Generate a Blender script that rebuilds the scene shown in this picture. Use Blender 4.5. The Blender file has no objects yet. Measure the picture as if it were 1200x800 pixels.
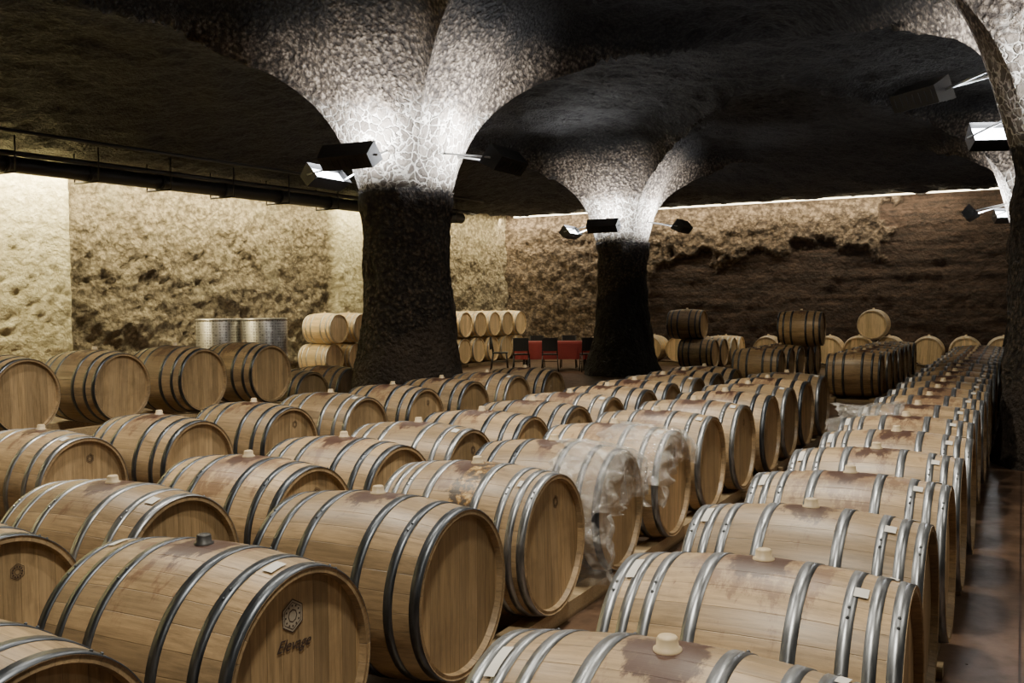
import bpy, bmesh, random
from math import *
from mathutils import Vector, Matrix, noise
random.seed(7)
S=bpy.context.scene; COL=S.collection
def link(o): COL.objects.link(o); return o
# ---------------------------------------------------------------- materials
def newmat(n):
    m=bpy.data.materials.new(n); m.use_nodes=True; nt=m.node_tree; nt.nodes.clear()
    out=nt.nodes.new('ShaderNodeOutputMaterial'); b=nt.nodes.new('ShaderNodeBsdfPrincipled')
    nt.links.new(b.outputs[0],out.inputs[0]); return m,nt,b
def L(nt,a,b): nt.links.new(a,b)
def math_(nt,op,a,b=None,c=None,clamp=False):
    n=nt.nodes.new('ShaderNodeMath'); n.operation=op; n.use_clamp=clamp
    for i,v in enumerate((a,b,c)):
        if v is None: continue
        if isinstance(v,(int,float)): n.inputs[i].default_value=v
        else: nt.links.new(v,n.inputs[i])
    return n.outputs[0]
def ramp(nt,fac,stops):
    r=nt.nodes.new('ShaderNodeValToRGB'); e=r.color_ramp.elements
    while len(e)<len(stops): e.new(.5)
    for i,(p,c) in enumerate(stops):
        e[i].position=p; e[i].color=tuple(c)+(1,) if len(c)==3 else c
    nt.links.new(fac,r.inputs[0]); return r.outputs[0]
def mix(nt,f,a,b,mode='MIX'):
    n=nt.nodes.new('ShaderNodeMix'); n.data_type='RGBA'; n.blend_type=mode
    for i,v in ((0,f),(6,a),(7,b)):
        if isinstance(v,(int,float)): n.inputs[i].default_value=v
        elif isinstance(v,tuple): n.inputs[i].default_value=v+(1,)
        else: nt.links.new(v,n.inputs[i])
    return n.outputs[2]
def noisen(nt,vec,scale,detail=4,rough=.6,dist=0):
    n=nt.nodes.new('ShaderNodeTexNoise'); n.inputs['Scale'].default_value=scale; n.inputs['Detail'].default_value=detail
    n.inputs['Roughness'].default_value=rough; n.inputs['Distortion'].default_value=dist
    if vec is not None: nt.links.new(vec,n.inputs['Vector'])
    return n.outputs[0]
def lumps(nt,vec,scale):
    """sprayed, granular render: rounded lumps"""
    n=nt.nodes.new('ShaderNodeTexVoronoi'); n.inputs['Scale'].default_value=scale
    if vec is not None: nt.links.new(vec,n.inputs['Vector'])
    return math_(nt,'SUBTRACT',1.,n.outputs['Distance'])
def bump(nt,h,b,dist=.02,st=1.):
    n=nt.nodes.new('ShaderNodeBump'); n.inputs['Distance'].default_value=dist; n.inputs['Strength'].default_value=st
    nt.links.new(h,n.inputs['Height']); nt.links.new(n.outputs[0],b.inputs['Normal'])
def simple(n,c,r=.6,m=0.,var=.15,sc=12):
    mt,nt,b=newmat(n); g=nt.nodes.new('ShaderNodeTexCoord')
    f=noisen(nt,g.outputs['Object'],sc,2)
    L(nt,mix(nt,f,tuple(x*(1-var) for x in c),tuple(min(1,x*(1+var)) for x in c)),b.inputs['Base Color'])
    b.inputs['Roughness'].default_value=r; b.inputs['Metallic'].default_value=m; return mt
def scalevec(nt,v,s):
    n=nt.nodes.new('ShaderNodeMapping'); n.inputs['Scale'].default_value=s; nt.links.new(v,n.inputs[0]); return n.outputs[0]
def ramp_f(nt,v,a,b_):
    n=nt.nodes.new('ShaderNodeMapRange'); n.interpolation_type='SMOOTHSTEP'
    n.inputs['From Min'].default_value=a; n.inputs['From Max'].default_value=b_
    nt.links.new(v,n.inputs[0]); return n.outputs[0]

RB,RH,LB=.385,.347,.885   # bilge radius, end radius, length
def wood_mat(name,base,head=False,stain=True,mold=False):
    m,nt,b=newmat(name)
    tc=nt.nodes.new('ShaderNodeTexCoord'); oi=nt.nodes.new('ShaderNodeObjectInfo')
    sep=nt.nodes.new('ShaderNodeSeparateXYZ'); L(nt,tc.outputs['Object'],sep.inputs[0])
    x,y,z=sep.outputs
    rnd=oi.outputs['Random']
    off=nt.nodes.new('ShaderNodeCombineXYZ'); L(nt,math_(nt,'MULTIPLY',rnd,37.),off.inputs[0]); L(nt,math_(nt,'MULTIPLY',rnd,19.),off.inputs[1])
    va=nt.nodes.new('ShaderNodeVectorMath'); va.operation='ADD'; L(nt,tc.outputs['Object'],va.inputs[0]); L(nt,off.outputs[0],va.inputs[1]); V=va.outputs[0]
    if head:
        u=math_(nt,'DIVIDE',y,.075); uid=math_(nt,'FLOOR',u); fr=math_(nt,'FRACT',u)
        gv=scalevec(nt,V,(60,60,3.5))
    else:
        ang=math_(nt,'ARCTAN2',y,z); u=math_(nt,'MULTIPLY',math_(nt,'ADD',ang,pi/30),30/(2*pi)); uid=math_(nt,'FLOOR',u); fr=math_(nt,'FRACT',u)
        gv=scalevec(nt,V,(4,75,75))
    seam=math_(nt,'MULTIPLY',math_(nt,'ABSOLUTE',math_(nt,'SUBTRACT',fr,.5)),2.)
    wn=nt.nodes.new('ShaderNodeTexWhiteNoise'); wn.noise_dimensions='1D'; L(nt,math_(nt,'ADD',uid,math_(nt,'MULTIPLY',rnd,100.)),wn.inputs['W'])
    grain=noisen(nt,gv,1.,5,.72,.3)
    c=ramp(nt,grain,[(.28,tuple(v*.52 for v in base)),(.5,base),(.74,tuple(min(1,v*1.4) for v in base))])
    wn2=nt.nodes.new('ShaderNodeTexWhiteNoise'); wn2.noise_dimensions='1D'; L(nt,math_(nt,'MULTIPLY_ADD',uid,1.7,math_(nt,'MULTIPLY',rnd,53.)),wn2.inputs['W'])
    c=mix(nt,math_(nt,'MULTIPLY',wn2.outputs[0],.35),c,(base[0]*.8,base[1]*.86,base[2]*1.0))
    tone=math_(nt,'MULTIPLY_ADD',wn.outputs[0],.42,.79)
    tone=math_(nt,'MULTIPLY',tone,math_(nt,'MULTIPLY_ADD',rnd,.42,.78))
    cc=nt.nodes.new('ShaderNodeCombineColor'); [L(nt,tone,cc.inputs[i]) for i in range(3)]
    c=mix(nt,1.,c,cc.outputs[0],'MULTIPLY')
    if stain:
        c=mix(nt,math_(nt,'MULTIPLY',ramp_f(nt,noisen(nt,V,4,5,.68),.48,.72),.42),c,tuple(v*.40 for v in base))
        c=mix(nt,math_(nt,'MULTIPLY',ramp_f(nt,noisen(nt,scalevec(nt,V,(2.2,14,14) if not head else (14,14,2.2)),1.,3,.6),.56,.68),.32),c,tuple(v*.38 for v in base))
    sm=ramp_f(nt,seam,.955,.99)
    c=mix(nt,math_(nt,'MULTIPLY',sm,.5),c,tuple(v*.22 for v in base))
    if stain and not head:
        d=math_(nt,'SQRT',math_(nt,'ADD',math_(nt,'POWER',math_(nt,'MULTIPLY',x,1.0),2.),math_(nt,'POWER',math_(nt,'MULTIPLY',y,.75),2.)))
        n2=noisen(nt,scalevec(nt,V,(8,3.5,4)),1.7,5,.72)
        f=math_(nt,'SUBTRACT',math_(nt,'MULTIPLY_ADD',n2,1.1,-.31),math_(nt,'MULTIPLY',d,1.15))
        f=math_(nt,'ADD',f,math_(nt,'MULTIPLY',math_(nt,'SUBTRACT',rnd,.5),.18))
        f=ramp_f(nt,f,.0,.15)
        f=math_(nt,'MULTIPLY',f,ramp_f(nt,z,.1,.3))
        c=mix(nt,math_(nt,'MULTIPLY',f,.6),c,(.10,.038,.024))
        f2=ramp_f(nt,math_(nt,'SUBTRACT',math_(nt,'MULTIPLY',n2,.24),d),.0,.03)
        f2=math_(nt,'MULTIPLY',f2,math_(nt,'GREATER_THAN',z,.1))
        c=mix(nt,math_(nt,'MULTIPLY',f2,.85),c,(.035,.010,.008))
    if mold:
        d=math_(nt,'SQRT',math_(nt,'ADD',math_(nt,'POWER',math_(nt,'MULTIPLY',math_(nt,'SUBTRACT',x,.07),1.9),2.),math_(nt,'POWER',math_(nt,'MULTIPLY',math_(nt,'ADD',y,.15),.8),2.)))
        f=ramp_f(nt,math_(nt,'SUBTRACT',math_(nt,'MULTIPLY',noisen(nt,scalevec(nt,V,(9,9,9)),1.,5,.7),.66),math_(nt,'MULTIPLY',d,1.7)),.02,.07)
        c=mix(nt,math_(nt,'MULTIPLY',f,.95),c,ramp(nt,noisen(nt,V,20,4,.7),[(.46,(.03,.018,.009)),(.56,(.26,.14,.035)),(.66,(.55,.40,.18))]))
    L(nt,c,b.inputs['Base Color']); b.inputs['Roughness'].default_value=.42
    h=math_(nt,'SUBTRACT',math_(nt,'MULTIPLY',grain,.3),math_(nt,'MULTIPLY',sm,.7)); bump(nt,h,b,.003,.7)
    return m
OAK=(.345,.238,.128)
M_st=wood_mat('oak_staves',OAK); M_hd=wood_mat('oak_head',(.42,.292,.155),head=True)
M_new=wood_mat('new_oak_staves',(.62,.46,.24),stain=False); M_newh=wood_mat('new_oak_head',(.68,.51,.28),head=True,stain=False)
M_mold=wood_mat('mouldy_oak_staves',OAK,mold=True)
def hoop_mat(n,c,r):
    m,nt,b=newmat(n); tc=nt.nodes.new('ShaderNodeTexCoord')
    f=noisen(nt,scalevec(nt,tc.outputs['Object'],(60,9,9)),1.,4,.6)
    L(nt,ramp(nt,f,[(.3,tuple(v*.55 for v in c)),(.7,tuple(v*1.25 for v in c))]),b.inputs['Base Color'])
    b.inputs['Metallic'].default_value=.9; L(nt,math_(nt,'MULTIPLY_ADD',f,.3,r-.15),b.inputs['Roughness']); bump(nt,f,b,.001,.4); return m
M_hoop=hoop_mat('galvanised_hoop',(.29,.305,.33),.38); M_hoopd=hoop_mat('dark_steel_hoop',(.095,.106,.125),.38)
M_hoopl=hoop_mat('new_galvanised_hoop',(.62,.60,.55),.4)
M_bung=simple('silicone_bung',(.52,.41,.26),.5); M_bungd=simple('black_bung',(.02,.018,.018),.5)
M_label=simple('paper_label',(.62,.60,.56),.7); M_ink=simple('branding_ink',(.05,.03,.025),.7); M_hex=simple('emblem_pale_print',(.42,.37,.29),.7)
M_rail=wood_mat('rail_timber',(.38,.28,.16),stain=False)
M_black=simple('black_powder_coat',(.012,.012,.013),.45)
M_pipe=simple('painted_duct',(.018,.016,.015),.5,.3)
M_grey=simple('grey_bracket',(.35,.36,.37),.4,.8)
def emis(n,c,s):
    m=bpy.data.materials.new(n); m.use_nodes=True; nt=m.node_tree; nt.nodes.clear()
    o=nt.nodes.new('ShaderNodeOutputMaterial'); e=nt.nodes.new('ShaderNodeEmission'); e.inputs[0].default_value=c+(1,); e.inputs[1].default_value=s
    nt.links.new(e.outputs[0],o.inputs[0]); return m
M_lens=emis('lamp_glass_lit',(.92,.96,1.),20.); M_led=emis('led_strip_warm',(1.,.86,.58),9.)

# ---------------------------------------------------------------- barrel mesh
def rad(x): 
    t=abs(x)/(LB/2); return RH+(RB-RH)*(1-t**1.9)
def lathe(bm,prof,seg,mi,smooth=True,close=False):
    rings=[]
    for (x,r) in prof:
        rings.append([bm.verts.new((x,r*sin(2*pi*k/seg),r*cos(2*pi*k/seg))) for k in range(seg)])
    n=len(rings)
    for i in range(n if close else n-1):
        a,b=rings[i],rings[(i+1)%n]
        for k in range(seg):
            f=bm.faces.new((a[k],a[(k+1)%seg],b[(k+1)%seg],b[k])); f.material_index=mi; f.smooth=smooth
    return rings
def barrel_mesh(name,mats,hoops,label=False):
    bm=bmesh.new(); SEG=72
    xs=[-LB/2+LB*i/26 for i in range(27)]
    lathe(bm,[(x,rad(x)) for x in xs],SEG,0)
    for s in (-1,1):
        e=s*LB/2
        lathe(bm,[(e,RH),(e-s*.004,RH-.006),(e-s*.002,RH-.020),(e-s*.034,RH-.026)],SEG,0,False)
        lathe(bm,[(e-s*.030,RH-.024),(e-s*.030,.001)],SEG,1,False)
    for (hx,w) in hoops:
        a,b=hx-w/2,hx+w/2
        lathe(bm,[(a,rad(a)-.002),(a,rad(a)+.0035),(b,rad(b)+.0035),(b,rad(b)-.002)],SEG,3,True)
    for i,(hx,w) in enumerate(hoops):
        an=(.5 if i%2 else -.6)
        for dd in (-.02,.02):
            t=an+dd/RB; r=rad(hx)+.004
            mt=Matrix.Translation((hx,r*sin(t),r*cos(t)))@Matrix.Rotation(-t,4,'X')
            g=bmesh.ops.create_icosphere(bm,subdivisions=1,radius=.006,matrix=mt)
            for v in g['verts']:
                for f in v.link_faces: f.material_index=3
    prof=[(0,-.01),(.034,-.01),(.034,.004),(.027,.006),(.025,.028),(.021,.033),(0,.033)]
    rr=[]
    for (r,z) in prof: rr.append([bm.verts.new((max(r,.0005)*cos(2*pi*k/20),max(r,.0005)*sin(2*pi*k/20),RB+z)) for k in range(20)])
    for a,b in zip(rr,rr[1:]):
        for k in range(20):
            f=bm.faces.new((a[k],a[(k+1)%20],b[(k+1)%20],b[k])); f.material_index=2; f.smooth=True
    if label:
        for (x0,x1,a0,a1) in label:
            vs=[]
            for i in range(2):
                row=[]
                for j in range(6):
                    x=x0+(x1-x0)*i; t=a0+(a1-a0)*j/5; r=rad(x)+.006; row.append(bm.verts.new((x,r*sin(t),r*cos(t))))
                vs.append(row)
            for j in range(5):
                f=bm.faces.new((vs[0][j],vs[0][j+1],vs[1][j+1],vs[1][j])); f.material_index=4
    bmesh.ops.recalc_face_normals(bm,faces=bm.faces)
    me=bpy.data.meshes.new(name); bm.to_mesh(me); bm.free()
    for m in mats: me.materials.append(m)
    return me
E=LB/2
H6=[(s*p,w) for s in(-1,1) for p,w in ((E-.022,.042),(E-.135,.038),(.15,.042))]
H8=[(s*p,w) for s in(-1,1) for p,w in ((E-.022,.04),(E-.085,.036),(E-.155,.036),(.145,.042))]
A_=barrel_mesh('barrel_six_hoops',[M_st,M_hd,M_bung,M_hoopd,M_label],H6)
G_=barrel_mesh('barrel_six_hoops_bright',[M_st,M_hd,M_bung,M_hoop,M_label],H6,label=[(E-.1,E-.055,-.35,-.2)])
B_=barrel_mesh('barrel_eight_hoops',[M_st,M_hd,M_bung,M_hoop,M_label],H8,label=[(-E+.045,-E+.075,-.5,-.2),(E-.075,E-.048,.1,.32),(E-.15,E-.11,-.42,-.3)])
C_=barrel_mesh('barrel_new_oak',[M_new,M_newh,M_bung,M_hoopl,M_label],H6)
D_=barrel_mesh('barrel_mouldy',[M_mold,M_hd,M_bung,M_hoop,M_label],H8,label=[(E-.12,E-.1,-.5,-.38)])
F_=barrel_mesh('barrel_black_bung',[M_st,M_hd,M_bungd,M_hoopd,M_label],H6,label=[(E-.1,E-.06,-.25,-.05),(-E+.05,-E+.08,-.2,0)])
ZB=.465
def barrel(me,x,y,z=ZB,rz=0,jit=True,name='wine_barrel'):
    o=link(bpy.data.objects.new(name,me)); j=(lambda a:random.uniform(-a,a)) if jit else (lambda a:0)
    o.location=(x+j(.02),y+j(.012),z); o.rotation_euler=(j(.05),0,rz+j(.012)); return o
def boxbm(bm,x0,x1,y0,y1,z0,z1,mi=0,M=None):
    g=bmesh.ops.create_cube(bm,size=1)
    for v in g['verts']:
        v.co=Vector(((x0+x1)/2+v.co.x*(x1-x0),(y0+y1)/2+v.co.y*(y1-y0),(z0+z1)/2+v.co.z*(z1-z0)))
        if M: v.co=M@v.co
        for f in v.link_faces: f.material_index=mi
def bmobj(name,bm,mats,loc=(0,0,0),parent=None,rz=0):
    me=bpy.data.meshes.new(name); bm.to_mesh(me); bm.free()
    for m in mats: me.materials.append(m)
    o=link(bpy.data.objects.new(name,me)); o.location=loc; o.rotation_euler=(0,0,rz)
    if parent: o.parent=parent
    return o
def rack(xc,y0,y1,h=.092,legs=0):
    bm=bmesh.new()
    for s in (-1,1):
        c=s*.33
        boxbm(bm,c-.05,c+.05,y0,y1,h-.09,h)
        y=y0+.3
        while y<y1:
            if legs: boxbm(bm,c-.05,c+.05,y-.05,y+.05,0,h-.09)
            y+=1.1
    y=y0+.2
    while y<y1:
        boxbm(bm,-.42,.42,y-.04,y+.04,max(0,h-.088),h-.03); y+=1.4
    return bmobj('timber_barrel_rail',bm,[M_rail],(xc,0,0))
for i in range(22): barrel(B_,-.719,2.15+.882*i)
rack(-.719,1.6,21.2)
barrel(A_,-2.5,1.5)
f0=barrel(F_,-2.49,2.428,jit=False)
for i in range(10): barrel((A_,D_,A_,G_,G_)[i] if i<5 else (G_ if i%2 else A_),-2.495,3.42+.931*i)
rack(-2.495,1.0,12.3)
for i in range(7): barrel(B_ if i%2 else A_,-2.5,17.3+.9*i)
rack(-2.5,16.8,23.2)
for i in range(-2,12): barrel(A_ if i%3 else G_,-3.78,3.149+.869*i)
rack(-3.78,1.0,13.2)
for i in range(5): barrel(A_,-4.45,18.6+.9*i)
rack(-4.45,18.1,22.8); barrel(A_,-4.1,20.85,ZB+.70)
for i in range(-2,8): barrel(A_ if i%3 else G_,-5.98,4.354+1.049*i)
rack(-5.98,1.8,12.3)
for i in range(-1,5): barrel(A_,-8.6,4.7+1.11*i,.88)
rack(-8.6,3.1,9.7,.507,legs=1)
for i in range(2): barrel(A_,-8.95,10.3+.9*i)
rack(-8.95,9.9,11.7)
for i in range(2):
    for k in range(2): barrel(C_,-15.3+.15*k,18.9+.9*i,ZB+.74*k)
rack(-15.35,18.4,20.3)
for i in range(6):
    for k in range(2): barrel(C_,-14.3+.05*k,22.6+.84*i,ZB+.745*k)
rack(-14.3,22.1,27.3)
for i in range(4): barrel(C_ if i>1 else A_,-7.25,23.9+.85*i)
barrel(A_,-7.55,23.9,ZB+.74); rack(-7.25,23.4,27.1)
xs=[-9.4,-8.55,-6.1,-5.3,-4.5,-3.8,-2.1,-1.25,-.4,.5,1.4,2.3]
for x in xs: barrel(C_,x,26.6,rz=-pi/2+.03)
barrel(C_,-3.35,26.0,ZB+.69,rz=-pi/2)
barrel(C_,-3.0,26.6,rz=-pi/2)
bm=bmesh.new()
for s in(-1,1): boxbm(bm,-10,3,26.6+s*.33-.05,26.6+s*.33+.05,0.002,.092)
bmobj('timber_barrel_rail',bm,[M_rail])
def brand(parent,me_x,y,z,sc=1.,pale=False):
    bm=bmesh.new()
    for (r0,r1) in((.052,.056),(.043,.0455),(.018,.022)):
        n=6 if r0>.02 else 8
        a=[bm.verts.new((.0004,r0*sc*sin(2*pi*k/n),r0*sc*cos(2*pi*k/n))) for k in range(n)]
        b=[bm.verts.new((.0004,r1*sc*sin(2*pi*k/n),r1*sc*cos(2*pi*k/n))) for k in range(n)]
        for k in range(n): bm.faces.new((a[k],a[(k+1)%n],b[(k+1)%n],b[k]))
    if pale:
        f=bm.faces.new([bm.verts.new((0,.056*sc*sin(2*pi*k/6),.056*sc*cos(2*pi*k/6))) for k in range(6)]); f.material_index=1
    for k in range(12):
        t=2*pi*k/12+.5; boxbm(bm,.0002,.0006,.033*sc*sin(t)-.003,.033*sc*sin(t)+.003,.033*sc*cos(t)-.003,.033*sc*cos(t)+.003)
    bmobj('cooper_emblem',bm,[M_ink,M_hex],(me_x,y,z),parent)
def script_text(parent,txt,x,y,z,size):
    cu=bpy.data.curves.new('brand_lettering','FONT'); cu.body=txt; cu.size=size; cu.shear=.45; cu.align_x='CENTER'; cu.extrude=.0004
    cu.materials.append(M_ink); o=link(bpy.data.objects.new('brand_lettering',cu)); o.parent=parent
    o.location=(x,y,z); o.rotation_euler=(pi/2,.1,pi/2)
hx=E-.0285
brand(f0,hx,-.03,.20,1.,True); script_text(f0,'Elevage',hx+.0005,-.03,.09,.055)
k=0
for o in list(COL.objects):
    if o.name.startswith('wine_barrel') and o is not f0 and o.data in (A_,D_,G_) and o.location.y<9 and o.location.x>-7:
        if k%2==0 or o.data is D_: brand(o,hx,.06,.2,.6)
        k+=1
# ---------------------------------------------------------------- columns + vaulted ceiling
COLS=[(-7.47,11.1),(-8.73,22.4),(.5,11.3),(.4,22.6)]
PR=[(.60,2.9),(.63,3.2),(.70,3.45),(.80,3.72),(.95,4.02),(1.2,4.34),(1.6,4.65),(2.2,4.93),(3.0,5.17),(4.2,5.45),(6,5.76),(9,5.9),(40,5.95)]
def interp(P,d):
    if d<=P[0][0]: return P[0][1]
    for (a,za),(b,zb) in zip(P,P[1:]):
        if d<=b: return za+(zb-za)*(d-a)/(b-a)
    return P[-1][1]
def catmull(P,n=10):
    out=[]
    for i in range(len(P)-1):
        p0=P[max(i-1,0)];p1=P[i];p2=P[i+1]
        p3=P[min(i+2,len(P)-1)]
        m1=(p2[1]-p0[1])/(p2[0]-p0[0]); m2=(p3[1]-p1[1])/(p3[0]-p1[0]); h=p2[0]-p1[0]
        for k in range(n):
            t=k/n; out.append((p1[0]+h*t,(2*t**3-3*t*t+1)*p1[1]+(t**3-2*t*t+t)*h*m1+(-2*t**3+3*t*t)*p2[1]+(t**3-t*t)*h*m2))
    out.append(P[-1]); return out
PRS=catmull(PR)
def sm(a,b,x):
    t=min(1,max(0,(x-a)/(b-a))); return t*t*(3-2*t)
def ridge(th):
    d=abs((th%(pi/2))-pi/4); return exp(-d/.17)
def deff(r,th): return r*(1+1.7*(1-ridge(th))*sm(.60,1.9,r)*(1-.75*sm(2.,6.,r)))
def wallx(y): return -17.2+(y-11.7)*.1
WP=[(0,4.62),(.6,4.68),(1.5,4.9),(3,5.3),(5,5.65),(8,5.9),(60,6.0)]
XR=9.
def cz(x,y):
    d=min(deff(hypot(x-a,y-b),atan2(y-b,x-a)) for a,b in COLS)
    z=interp(PRS,d); wl=x-wallx(y); wb=29-y; w=min(wl,wb,XR-x,y+6)
    zw=interp(WP,max(0,w-.4))
    if wb<3: zw+=.09*(1-sm(.6,3,wb))
    k=.25; h=max(k-abs(z-zw),0)/k; z2=min(z,zw)-h*h*k*.25
    return z2,d
def cn(x,y,z=0): return .07*noise.fractal(Vector((x*1.4,y*1.4,z)),.8,2.2,6)+.038*noise.noise(Vector((x*6,y*6,z)))
def column(cx,cy,mat,bs=1.):
    bm=bmesh.new(); lay=bm.verts.layers.float.new('flare'); NT=184; rows=[]
    low=[(0,.97),(.15,.92),(.35,.86),(.6,.79),(.9,.73),(1.3,.67),(1.7,.63),(2.1,.61),(2.5,.605),(2.9,.61),(3.24,.66)]
    zs=[i*.06 for i in range(55)]
    for z in zs:
        r0=.6+(interp(low,z)-.6)*bs; row=[]
        for k in range(NT):
            t=2*pi*k/NT; r=r0+.05*noise.fractal(Vector((cos(t)*1.5+cx,sin(t)*1.5+cy,z*1.5)),.8,2.1,6)+.022*noise.noise(Vector((cos(t)*7,sin(t)*7+cy,z*9)))
            v=bm.verts.new((r*cos(t),r*sin(t),z)); v[lay]=0; row.append(v)
        rows.append(row)
    ds=[.615,.63,.66,.69,.73,.77,.82,.88,.95,1.03,1.12,1.22,1.33,1.45,1.6,1.75,1.9,2.05,2.2,2.35,2.5,2.65,2.8,2.95,3.1]
    for d in ds:
        row=[]
        for k in range(NT):
            t=2*pi*k/NT; lo,hi=.2,6.
            for _ in range(24):
                r=(lo+hi)/2
                if deff(r,t)<d: lo=r
                else: hi=r
            x,y=r*cos(t),r*sin(t); z=interp(PRS,d)+cn(x+cx,y+cy)*sm(.8,2.2,d)
            if d>1.6: z=min(z,cz(x+cx,y+cy)[0]+cn(x+cx,y+cy))
            if d<.66: z=max(z,3.25)
            if d>2.9: z+=.25
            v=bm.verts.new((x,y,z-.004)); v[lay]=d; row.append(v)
        rows.append(row)
    for a,b in zip(rows,rows[1:]):
        for k in range(NT):
            f=bm.faces.new((a[k],a[(k+1)%NT],b[(k+1)%NT],b[k])); f.smooth=True
    return bmobj('mushroom_column',bm,[mat],(cx,cy,0))
def stone_mat(name,ceil=False,blk=0.):
    m,nt,b=newmat(name); g=nt.nodes.new('ShaderNodeNewGeometry'); P=g.outputs['Position']
    sep=nt.nodes.new('ShaderNodeSeparateXYZ'); L(nt,P,sep.inputs[0]); z=sep.outputs[2]
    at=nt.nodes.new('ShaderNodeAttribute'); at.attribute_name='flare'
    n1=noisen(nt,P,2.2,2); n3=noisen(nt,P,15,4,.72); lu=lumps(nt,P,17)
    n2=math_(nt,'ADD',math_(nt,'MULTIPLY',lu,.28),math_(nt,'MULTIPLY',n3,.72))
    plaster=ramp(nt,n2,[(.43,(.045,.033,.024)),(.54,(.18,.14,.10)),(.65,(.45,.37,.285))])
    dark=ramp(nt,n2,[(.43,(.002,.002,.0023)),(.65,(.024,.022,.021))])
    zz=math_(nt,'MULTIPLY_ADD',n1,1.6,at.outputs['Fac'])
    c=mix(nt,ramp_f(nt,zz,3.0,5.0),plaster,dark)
    hgt=math_(nt,'ADD',n2,math_(nt,'MULTIPLY',n1,.5))
    if not ceil:
        vo=nt.nodes.new('ShaderNodeTexVoronoi'); vo.feature='DISTANCE_TO_EDGE'; vo.inputs['Scale'].default_value=8.5
        dv=nt.nodes.new('ShaderNodeVectorMath'); dv.operation='ADD'; L(nt,P,dv.inputs[0])
        nn=nt.nodes.new('ShaderNodeTexNoise'); nn.inputs['Scale'].default_value=5; nn.inputs['Detail'].default_value=4; L(nt,P,nn.inputs['Vector'])
        sc=nt.nodes.new('ShaderNodeVectorMath'); sc.operation='SCALE'; sc.inputs['Scale'].default_value=.26; L(nt,nn.outputs[1],sc.inputs[0]); L(nt,sc.outputs[0],dv.inputs[1])
        L(nt,dv.outputs[0],vo.inputs['Vector'])
        vc=nt.nodes.new('ShaderNodeTexVoronoi'); vc.inputs['Scale'].default_value=8.5; L(nt,dv.outputs[0],vc.inputs['Vector'])
        sepc=nt.nodes.new('ShaderNodeSeparateColor'); L(nt,vc.outputs['Color'],sepc.inputs[0])
        cell=ramp(nt,sepc.outputs[0],[(0,(.09,.072,.055)),(1,(.29,.25,.20))])
        cell=mix(nt,math_(nt,'MULTIPLY',n3,.6),cell,(.07,.058,.045))
        joint=math_(nt,'SUBTRACT',1.,ramp_f(nt,vo.outputs['Distance'],.03,.12))
        mos=mix(nt,math_(nt,'MULTIPLY',joint,.9),cell,(.66,.62,.54))
        fz=ramp_f(nt,math_(nt,'MULTIPLY_ADD',n1,.7,z),4.4,4.75)
        c=mix(nt,fz,mos,c)
        brown=ramp(nt,n2,[(.43,(.008,.0055,.004)),(.54,(.036,.025,.017)),(.65,(.115,.082,.055))])
        sm_=ramp(nt,n1,[(.3,(.025,.017,.012)),(.7,(.065,.045,.031))])
        tc=nt.nodes.new('ShaderNodeTexCoord'); s2=nt.nodes.new('ShaderNodeSeparateXYZ'); L(nt,tc.outputs['Object'],s2.inputs[0])
        sl=math_(nt,'ADD',math_(nt,'MULTIPLY_ADD',s2.outputs[0],-.55,z),math_(nt,'MULTIPLY',n1,.25))
        fl=math_(nt,'SUBTRACT',1.,ramp_f(nt,sl,1.25+blk*.9,1.3+blk*.9))
        low=mix(nt,fl,brown,sm_ if not blk else (.009,.009,.011))
        fs=ramp_f(nt,math_(nt,'MULTIPLY_ADD',n2,.2,z),3.30,3.35)
        c=mix(nt,fs,low,c)
        flat=math_(nt,'MULTIPLY',fs,math_(nt,'SUBTRACT',1.,fz))
        hgt=math_(nt,'MULTIPLY',hgt,math_(nt,'MULTIPLY_ADD',flat,-.7,1.))
        hgt=math_(nt,'ADD',hgt,math_(nt,'MULTIPLY',math_(nt,'MULTIPLY',joint,-.25),flat))
    L(nt,c,b.inputs['Base Color']); b.inputs['Roughness'].default_value=.75; bump(nt,hgt,b,.16,1.); return m
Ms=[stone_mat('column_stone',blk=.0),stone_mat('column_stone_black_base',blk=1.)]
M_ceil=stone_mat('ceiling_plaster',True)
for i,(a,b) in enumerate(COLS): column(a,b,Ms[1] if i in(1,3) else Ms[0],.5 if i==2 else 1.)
bm=bmesh.new(); lay=bm.verts.layers.float.new('flare'); st=.10; vs={}
nx=int((XR+18.6)/st)+1; ny=int(35/st)+1
def gp(i,j):
    y=min(-6+j*st,28.62); x0=wallx(y)+.4; x=x0+(XR-x0)*i/nx; return x,y
for i in range(nx+1):
    for j in range(ny+1):
        x,y=gp(i,j); z,d=cz(x,y)
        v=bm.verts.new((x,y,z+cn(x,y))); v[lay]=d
        vs[i,j]=(v,d)
for i in range(nx):
    for j in range(ny):
        q=[vs[i,j],vs[i+1,j],vs[i+1,j+1],vs[i,j+1]]
        if max(a[1] for a in q)<2.8: continue
        f=bm.faces.new([a[0] for a in q]); f.smooth=True
bmesh.ops.delete(bm,geom=[v for v in bm.verts if not v.link_faces],context='VERTS')
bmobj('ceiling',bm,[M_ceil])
bm=bmesh.new(); boxbm(bm,-20,XR+.2,-6.2,29.6,6.25,6.4); bmobj('ceiling_slab',bm,[M_pipe])
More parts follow.
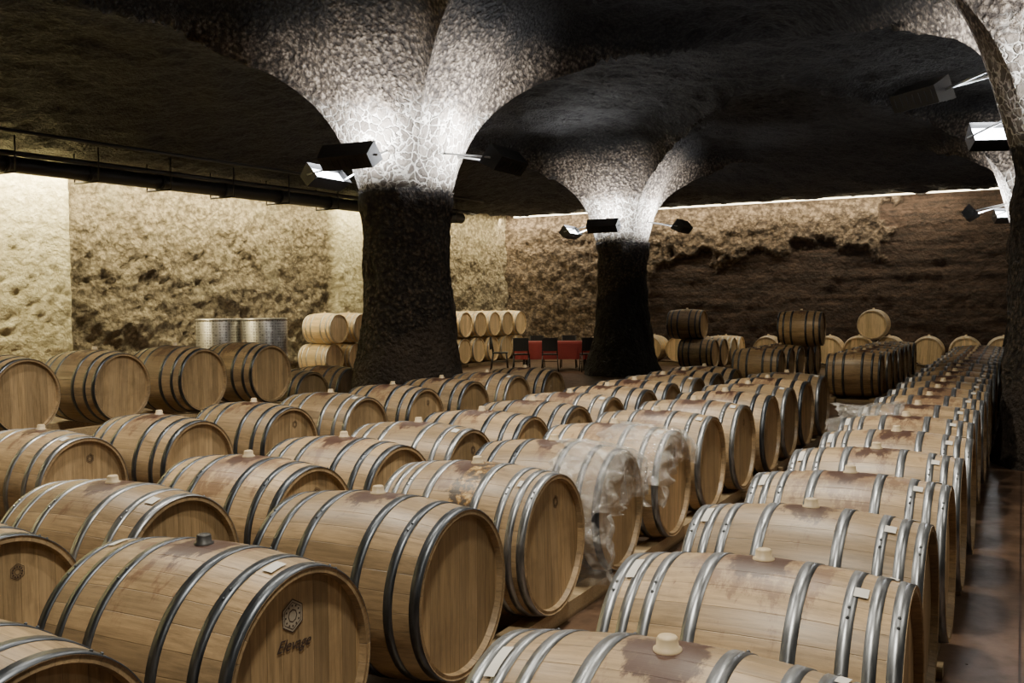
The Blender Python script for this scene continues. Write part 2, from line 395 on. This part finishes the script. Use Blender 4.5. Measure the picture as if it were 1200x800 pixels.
# ---------------------------------------------------------------- walls
def wall_mat(name,smooth_lo,smooth_hi,rough_lo,rough_hi,streak=False,fs=8):
    m,nt,b=newmat(name); g=nt.nodes.new('ShaderNodeNewGeometry'); P=g.outputs['Position']
    at=nt.nodes.new('ShaderNodeAttribute'); at.attribute_name='rough'
    n1=noisen(nt,P,1.3,4,.6,.5); n3=noisen(nt,scalevec(nt,P,(1,1,9)) ,1.2,4,.6); n4=noisen(nt,P,6.5,6,.74)
    lu=lumps(nt,scalevec(nt,P,(1,1,1.25)),fs)
    n2=math_(nt,'ADD',math_(nt,'MULTIPLY',lu,.2),math_(nt,'MULTIPLY',n4,.8))
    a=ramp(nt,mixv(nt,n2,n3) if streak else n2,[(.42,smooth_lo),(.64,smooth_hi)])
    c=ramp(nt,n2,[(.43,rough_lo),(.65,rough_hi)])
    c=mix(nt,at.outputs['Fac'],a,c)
    c=mix(nt,math_(nt,'MULTIPLY',ramp_f(nt,n1,.5,.72),.25),c,tuple(v*.5 for v in smooth_hi))
    L(nt,c,b.inputs['Base Color']); b.inputs['Roughness'].default_value=.9
    hh=math_(nt,'ADD',math_(nt,'MULTIPLY',n1,.9),n2)
    bump(nt,math_(nt,'MULTIPLY',hh,math_(nt,'MULTIPLY_ADD',at.outputs['Fac'],.5,.5)),b,.20,1.); return m
def mixv(nt,a,b): return math_(nt,'ADD',math_(nt,'MULTIPLY',a,.45),math_(nt,'MULTIPLY',b,.55))
M_wl=wall_mat('carved_rock_plaster_pale',(.50,.45,.27),(.84,.78,.52),(.13,.105,.068),(.42,.355,.23),fs=9)
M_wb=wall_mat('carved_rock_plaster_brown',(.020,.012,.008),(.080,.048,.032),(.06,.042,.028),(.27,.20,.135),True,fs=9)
def wall(name,P,nvec,length,h,st,fn,mat,zs=0.):
    bm=bmesh.new(); lay=bm.verts.layers.float.new('rough'); nu=int(length/st); nv=int(h/st); g=[]
    for i in range(nu+1):
        col=[]
        for j in range(nv+1):
            u=i*length/nu; z=j*h/nv; p=P(u); d,r=fn(u,z,p)
            v=bm.verts.new((p[0]+nvec[0]*d,p[1]+nvec[1]*d,z)); v[lay]=r; col.append(v)
        g.append(col)
    for i in range(nu):
        for j in range(nv):
            f=bm.faces.new((g[i][j],g[i+1][j],g[i+1][j+1],g[i][j+1])); f.smooth=True
    return bmobj(name,bm,[mat])
def fl_(u,z,p):
    y=p[1]
    rec=1-(1-sm(12.95,13.12,y))-(sm(20.4,20.52,y)*(1-sm(21.8,21.92,y)))
    rec=max(0,rec)
    n=noise.fractal(Vector((y*1.3,z*1.7,3.)),.75,2.1,7); n2=noise.fractal(Vector((y*6,z*6,8.)),.7,2.2,5)
    n3=abs(noise.fractal(Vector((y*3.,z*3.5,18.)),.8,2.2,4))
    return (.34-.28*rec)+rec*(.075*n+.045*n2)+(1-rec)*(.012*n-.045*n3), rec
def fb_(u,z,p):
    x=p[0]; n=noise.fractal(Vector((x*1.6,z*2.0,9.)),.7,2.1,7); n2=noise.fractal(Vector((x*5,z*5,1.)),.7,2.2,5)
    n0=noise.fractal(Vector((x*.45,0,5.)),.9,2.,4)
    lim=3.2+.6*n0+.35*n
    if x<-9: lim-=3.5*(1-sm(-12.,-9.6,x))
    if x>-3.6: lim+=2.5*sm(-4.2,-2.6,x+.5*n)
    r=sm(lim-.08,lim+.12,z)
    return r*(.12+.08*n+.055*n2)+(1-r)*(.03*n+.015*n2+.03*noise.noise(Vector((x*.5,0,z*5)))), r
wall('wall_left',lambda u:(wallx(-6+u),-6+u),(1,0),35.6,6.2,.065,fl_,M_wl)
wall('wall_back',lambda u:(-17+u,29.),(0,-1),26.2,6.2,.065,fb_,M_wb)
bm=bmesh.new(); boxbm(bm,XR,XR+.2,-6,29.2,0,6.25); bmobj('wall_right',bm,[M_wb])
bm=bmesh.new(); boxbm(bm,-20,XR,-6.2,-6,0,6.25); bmobj('wall_front',bm,[M_wb])
# floor
m,nt,b=newmat('polished_terracotta_concrete'); g=nt.nodes.new('ShaderNodeNewGeometry'); P=g.outputs['Position']
n1=noisen(nt,P,.9,5,.65,.6); n2=noisen(nt,P,7,4,.6)
c=ramp(nt,n1,[(.3,(.045,.028,.019)),(.5,(.10,.06,.038)),(.72,(.18,.108,.066))])
c=mix(nt,math_(nt,'MULTIPLY',ramp_f(nt,n2,.45,.7),.45),c,(.045,.028,.02))
br=nt.nodes.new('ShaderNodeTexBrick'); br.offset=0; br.inputs['Scale'].default_value=1.; br.inputs['Brick Width'].default_value=4.; br.inputs['Row Height'].default_value=4.; br.inputs['Mortar Size'].default_value=.006
L(nt,P,br.inputs['Vector']); c=mix(nt,br.outputs['Fac'],c,(.03,.018,.014))
L(nt,c,b.inputs['Base Color']); L(nt,math_(nt,'MULTIPLY_ADD',n2,.35,.17),b.inputs['Roughness']); bump(nt,n2,b,.004,.4)
bm=bmesh.new(); boxbm(bm,-20,XR+.2,-6.2,29.6,-.2,0); bmobj('floor',bm,[m])
# ---------------------------------------------------------------- pipes along left wall
def tube(bm,a,b,r,seg=16,mi=0):
    a,b=Vector(a),Vector(b); d=b-a; M=Matrix.Translation((a+b)/2)@d.to_track_quat('Z','Y').to_matrix().to_4x4()
    g=bmesh.ops.create_cone(bm,cap_ends=True,segments=seg,radius1=r,radius2=r,depth=d.length,matrix=M)
    for v in g['verts']:
        for f in v.link_faces: f.material_index=mi; f.smooth=len(f.verts)==4
bm=bmesh.new()
px=lambda y,o:wallx(y)+o
for (o,z,r) in ((1.35,4.30,.15),(1.05,4.44,.05),(1.6,4.46,.05),(2.1,4.76,.035)):
    tube(bm,(px(-5.5,o),-5.5,z),(px(24.5,o),24.5,z),r)
y=-5
while y<24.5:
    tube(bm,(px(y,1.35)-.34,y,4.13),(px(y,1.35)+.34,y,4.13),.02,8)
    for s in(-1,1): tube(bm,(px(y,1.35)+s*.34,y,4.11),(px(y,1.35)+s*.34,y,4.76),.014,8)
    tube(bm,(px(y,1.35),y-.02,4.30),(px(y,1.35),y+.05,4.30),.172)
    y+=1.6
bmobj('service_pipe_run',bm,[M_pipe])
# ---------------------------------------------------------------- floodlights
def area(name,loc,direction,sx,sy,power,color,parent=None,spread=pi):
    l=bpy.data.lights.new(name,'AREA'); l.shape='RECTANGLE'; l.size=sx; l.size_y=sy; l.energy=power; l.color=color; l.spread=spread
    o=link(bpy.data.objects.new(name,l)); o.location=loc; o.rotation_euler=Vector(direction).to_track_quat('-Z','Y').to_euler()
    return o
FC=(.96,.97,1.)
def flood(pos,col,power=60,aimz=4.75,length=.78,aim=None,spread=135):
    P=Vector(pos); C=Vector(aim) if aim else Vector((col[0],col[1],aimz)); n=(C-P).normalized()
    hor=Vector((0,0,1)).cross(n).normalized(); up=n.cross(hor)
    R=Matrix((hor,up,n)).transposed().to_4x4(); 
    bm=bmesh.new()
    hl=length/2
    vb=[(-hl*.95,-.10,-.17),(hl*.95,-.10,-.17),(hl*.95,.10,-.17),(-hl*.95,.10,-.17)]; vf=[(-hl,-.14,.06),(hl,-.14,.06),(hl,.14,.06),(-hl,.14,.06)]
    A=[bm.verts.new(v) for v in vb]; B=[bm.verts.new(v) for v in vf]
    bm.faces.new(A[::-1])
    for k in range(4): bm.faces.new((A[k],A[(k+1)%4],B[(k+1)%4],B[k]))
    I=[bm.verts.new((v[0]*.95,v[1]*.88,-.02)) for v in vf]
    for k in range(4): bm.faces.new((B[k],B[(k+1)%4],I[(k+1)%4],I[k]))
    f=bm.faces.new(I); f.material_index=1
    for k in range(-3,4): boxbm(bm,k*.09-.006,k*.09+.006,-.06,.06,-.18,-.165,0)
    inv=(Matrix.Translation(P)@R).inverted()
    hdir=Vector((col[0]-P.x,col[1]-P.y,0)); dist=hdir.length; hdir.normalize(); side=Vector((-hdir.y,hdir.x,0))
    for s in(-1,1):
        a=Vector((s*(hl+.012),0,-.05)); w=P+hdir*(dist-.72)+side*s*.15*(1 if hor.dot(side)>0 else -1); w.z=P.z+.12; b_=inv@w
        tube(bm,a,b_,.014,8,2)
    o=bmobj('floodlight',bm,[M_black,M_lens,M_grey]); o.matrix_world=Matrix.Translation(P)@R
    l=area('flood_lamp',(0,0,0),(0,0,1),length*.85,.2,power,FC,spread=radians(spread)); l.parent=o; l.location=(0,0,.0); l.rotation_euler=(pi,0,0)
for i,(a,b) in enumerate(COLS):
    pw=(108,108,65,75)[i]
    if i==2:
        flood((-1.0,11.95,4.02),(a,b),pw,length=.7,aim=(.4,13.6,5.0)); flood((-.2,12.75,3.62),(a,b),pw); flood((a,b-1.4,3.6),(a,b),pw); continue
    for dx,dy,f in ((.05,-1.3,.72),(-1.35,0,1.35),(1.5,0,1.35),(-.6,1.2,.8)): flood((a+dx,b+dy,3.58),(a,b),pw*f)
# ---------------------------------------------------------------- LED wall washers in the slit
def strip_obj(name,p0,p1,mat):
    bm=bmesh.new(); tube(bm,p0,p1,.022,8); return bmobj(name,bm,[mat])
WARM=(1.,.85,.52); NEU=(1.,.86,.60)
for k in range(6):
    y0=-2+k*5.1; y1=y0+5.
    yc=(y0+y1)/2; o=area('wall_wash_lamp',(wallx(yc)+.80,yc,4.57),(-.28,0,-1),.06,5.,(510,510,490,370,210,200)[k],WARM)
    o.rotation_euler=(0,radians(23),-atan(.1))
for k in range(5):
    xc=-14.2+k*5.1
    o=area('wall_wash_lamp',(xc,28.48,4.64),(0,.3,-1),5.,.05,(175,125,130,36,26)[k],NEU)
    o.rotation_euler=(radians(25),0,0)
strip_obj('led_strip',(-15.,28.66,4.685),(8.8,28.66,4.685),M_led)
# ---------------------------------------------------------------- added fill lamps, out of view, brightening the barrels
for (x,y,p) in ((-1.,1.5,135),(-4.5,4.5,120),(-1.5,6.,125),(-3.6,8.8,110),(-7.,4.5,95),(-.5,-2.5,120),(2.8,5.,60)):
    area('unseen_barrel_fill',(x,y,5.3),(0,0,-1),.3,.3,p,(1.,.915,.75),spread=radians(130))
def spot(x,y,z,p,tgt,ang=80):  # added spots without fixtures, brightening the table, tanks and far barrels
    l=bpy.data.lights.new('added_fill_spot','SPOT'); l.energy=p; l.spot_size=radians(ang); l.spot_blend=.8; l.shadow_soft_size=.06; l.color=(1.,.85,.60)
    o=link(bpy.data.objects.new('added_fill_spot',l)); o.location=(x,y,z); o.rotation_euler=(Vector(tgt)-Vector((x,y,z))).to_track_quat('-Z','Y').to_euler()
spot(-11.5,20.5,5.1,650,(-12.2,23.5,.3)); spot(-1.5,23.,5.,330,(-1.5,26.5,.3),80); spot(-6,23.5,5.,280,(-6.,26.5,.3),80); spot(-3.5,15.5,5.2,320,(-3.,18.5,.3),90); spot(-13.,17.,5.,240,(-15.,18.8,.5),70)
spot(-11.,12.,5.2,220,(-14.2,15.,1.),40)
w=bpy.data.worlds.new('World'); S.world=w; w.use_nodes=True
w.node_tree.nodes['Background'].inputs[0].default_value=(.9,.85,.8,1); w.node_tree.nodes['Background'].inputs[1].default_value=.01
# ---------------------------------------------------------------- steel tanks
mt,nt,b=newmat('dimpled_steel'); tc=nt.nodes.new('ShaderNodeTexCoord'); vo=nt.nodes.new('ShaderNodeTexVoronoi'); vo.inputs['Scale'].default_value=18; vo.inputs['Randomness'].default_value=.25
L(nt,tc.outputs['Object'],vo.inputs['Vector']); L(nt,ramp(nt,vo.outputs['Distance'],[(.25,(.28,.275,.26)),(.5,(.66,.65,.61))]),b.inputs['Base Color'])
b.inputs['Metallic'].default_value=.85; b.inputs['Roughness'].default_value=.38; bump(nt,vo.outputs['Distance'],b,.006,.5); M_dim=mt
for (x,y) in ((-14.68,14.86),(-13.85,15.3)):
    bm=bmesh.new(); r=.46; SEG=64; pr=[(r-.03,0.),(r,.04),(r,1.44),(r-.01,1.46),(r+.008,1.47),(r+.008,1.50),(r-.05,1.505),(.3,1.505),(.001,1.505)]
    rg=[[bm.verts.new((q*cos(2*pi*k/SEG),q*sin(2*pi*k/SEG),z)) for k in range(SEG)] for q,z in pr]
    for a,b_ in zip(rg,rg[1:]):
        for k in range(SEG): f=bm.faces.new((a[k],a[(k+1)%SEG],b_[(k+1)%SEG],b_[k])); f.smooth=True
    for z in(.3,.75,1.2): tube(bm,(0,0,z-.006),(0,0,z+.006),r+.004,48)
    bmobj('steel_tank',bm,[M_dim],(x,y,.0))
# ---------------------------------------------------------------- table + chairs
M_red=simple('red_tablecloth',(.17,.016,.014),.8); 
tx,ty,ta=-11.1,23.5,.35
bm=bmesh.new(); n=160; ring=[]
def sup(t,a,b_,p=5): c,s=cos(t),sin(t); return a*abs(c)**(2/p)*(1 if c>0 else -1), b_*abs(s)**(2/p)*(1 if s>0 else -1)
for (f,z,wv) in ((.0005,.765,0),(.97,.765,0),(1.,.755,0),(1.01,.70,.3),(1.03,.4,1),(1.04,.3,1.2)):
    row=[]
    for k in range(n):
        t=2*pi*k/n; x,y=sup(t,1.05,.45); q=f+.025*wv*sin(t*22); row.append(bm.verts.new((x*q,y*q,z)))
    ring.append(row)
for a,b_ in zip(ring,ring[1:]):
    for k in range(n): f=bm.faces.new((a[k],a[(k+1)%n],b_[(k+1)%n],b_[k])); f.smooth=True
for sx in(-.8,.8):
    for sy in(-.3,.3): boxbm(bm,sx-.03,sx+.03,sy-.03,sy+.03,0,.74,1)
bmobj('cloth_covered_table',bm,[M_red,M_black],(tx,ty,0),rz=ta)
def chair(x,y,rz):
    bm=bmesh.new()
    for sx in(-.19,.19):
        tube(bm,(sx*1.15,-.21,0),(sx,-.17,.45),.015,8); tube(bm,(sx*1.15,.25,0),(sx,.18,.45),.015,8); tube(bm,(sx,.18,.45),(sx*.95,.25,.88),.015,8)
        tube(bm,(sx*1.05,-.19,.22),(sx*1.05,.21,.22),.009,8)
    boxbm(bm,-.21,.21,-.21,.2,.44,.475)
    for k in range(6):
        a=-.2+k*.4/6; bb=.245+.02*cos((k-2.5)/2.5*1.4); boxbm(bm,a,a+.4/6+.002,bb-.008,bb+.012,.55,.89)
    boxbm(bm,-.19,.19,-.2,-.18,.25,.265)
    bmobj('cafe_chair',bm,[M_black],(x,y,0),rz=rz)
ca,sa=cos(ta),sin(ta)
for (u,v,r) in ((-.8,-.85,pi),(-.05,-.9,pi),(.95,-.85,pi+.3),(-.6,.8,0),(.3,.82,0),(1.5,0,-pi/2),(-1.5,.05,pi/2)):
    chair(tx+u*ca-v*sa,ty+u*sa+v*ca,r+ta+random.uniform(-.15,.15))
# ---------------------------------------------------------------- plastic film
m=bpy.data.materials.new('clear_plastic_film'); m.use_nodes=True; nt=m.node_tree; nt.nodes.clear()
o=nt.nodes.new('ShaderNodeOutputMaterial'); tr=nt.nodes.new('ShaderNodeBsdfTransparent'); gl=nt.nodes.new('ShaderNodeBsdfGlossy'); df=nt.nodes.new('ShaderNodeBsdfDiffuse')
df.inputs[0].default_value=(.74,.72,.68,1); gl.inputs[1].default_value=.14; tr.inputs[0].default_value=(.95,.95,.95,1)
m1=nt.nodes.new('ShaderNodeMixShader'); m2=nt.nodes.new('ShaderNodeMixShader')
tc=nt.nodes.new('ShaderNodeTexCoord'); nf=noisen(nt,tc.outputs['Object'],6,6,.62,2.2)
L(nt,tr.outputs[0],m1.inputs[1]); L(nt,df.outputs[0],m1.inputs[2]); L(nt,math_(nt,'MULTIPLY_ADD',ramp_f(nt,nf,.47,.66),.26,.085),m1.inputs[0])
L(nt,m1.outputs[0],m2.inputs[1]); L(nt,gl.outputs[0],m2.inputs[2]); m2.inputs[0].default_value=.2
L(nt,m2.outputs[0],o.inputs[0])
bp=nt.nodes.new('ShaderNodeBump'); bp.inputs['Distance'].default_value=.05; L(nt,nf,bp.inputs['Height']); L(nt,bp.outputs[0],gl.inputs['Normal'])
M_film=m
def film(cx,cy,x0,x1,a0,a1,hang,seed=0,zc=ZB):
    """sheet over a barrel: round the body, spilling past the end and hanging on the -Y side"""
    bm=bmesh.new(); NU,NV=100,180; g=[]
    for i in range(NU+1):
        col=[]
        for j in range(NV+1):
            u=i/NU; v=j/NV
            nz=noise.fractal(Vector((u*3+seed,v*3.5,seed)),.9,2.1,4); n2=noise.fractal(Vector((u*11,v*2.5+seed,2)),.9,2.1,3)
            edge=.12*noise.fractal(Vector((v*6+seed,1,1)),.8,2,4)
            x=x0+(x1-x0)*u+edge*(1-u)
            s=a0+(a1-a0)*v
            xl=x-cx
            r=rad(min(max(xl,-E),E))+.008+.018*abs(nz)+.012*abs(n2)
            if s<-1.45:
                k=(-1.45-s)*RB; yy=-r*sin(1.45)-.03*sin(u*19+seed+2*nz)-.02*abs(nz); zz=r*cos(1.45)-k*hang
            else: yy=r*sin(s); zz=r*cos(s)
            if xl>E+.01:
                ex=xl-E-.01
                X=E+.018+min(ex,.05)*.7+.02*abs(nz)+.016*sin(v*46+seed+3*nz)
                if s>-1.45:
                    zz-=ex*.95*max(0,cos(s)); yy-=ex*.6*sin(s)*(1 if abs(s)>.6 else 0)
                X=max(X,E+.008)
            else: X=xl
            zz=max(zz,-zc+.10+.03*abs(nz))
            col.append(bm.verts.new((X,yy,zz)))
        g.append(col)
    for i in range(NU):
        for j in range(NV):
            f=bm.faces.new((g[i][j],g[i+1][j],g[i+1][j+1],g[i][j+1])); f.smooth=True
    return bmobj('plastic_film_sheet',bm,[M_film],(cx,cy,zc))
film(-2.495,3.42+.931*2,-2.40,-1.74,-2.5,.8,1.,seed=1)
film(-2.495,3.42+.931*3,-2.47,-1.83,-1.8,.95,1.,seed=5)
film(-.719,2.15+.882*7,-1.35,-.82,-1.1,1.3,1.,seed=9)
bm=bmesh.new(); boxbm(bm,-.22,.22,-.2,.2,.9,1.5); tube(bm,(0,0,.02),(0,0,.9),.03); tube(bm,(0,0,0),(0,0,.03),.22,24); tube(bm,(-.23,0,1.35),(-.2,0,1.35),.06,20);tube(bm,(-.23,0,1.1),(-.2,0,1.1),.14,24)
bmobj('loudspeaker_on_stand',bm,[M_black],(.3,14.4,0),rz=.9)
# ---------------------------------------------------------------- camera
cam=link(bpy.data.objects.new('camera',bpy.data.cameras.new('camera'))); S.camera=cam
ya,pi_,ro=radians(27.821),radians(-1.94),radians(-.596)
F=Vector((-sin(ya)*cos(pi_),cos(ya)*cos(pi_),sin(pi_))); r0=Vector((cos(ya),sin(ya),0)); u0=r0.cross(F)
R=r0*cos(ro)+u0*sin(ro); U=-r0*sin(ro)+u0*cos(ro)
M=Matrix((R,U,-F)).transposed().to_4x4(); M.translation=Vector((0,0,1.647)); cam.matrix_world=M
cam.data.lens=1133.9/1200*36; cam.data.sensor_width=36; cam.data.clip_start=.05
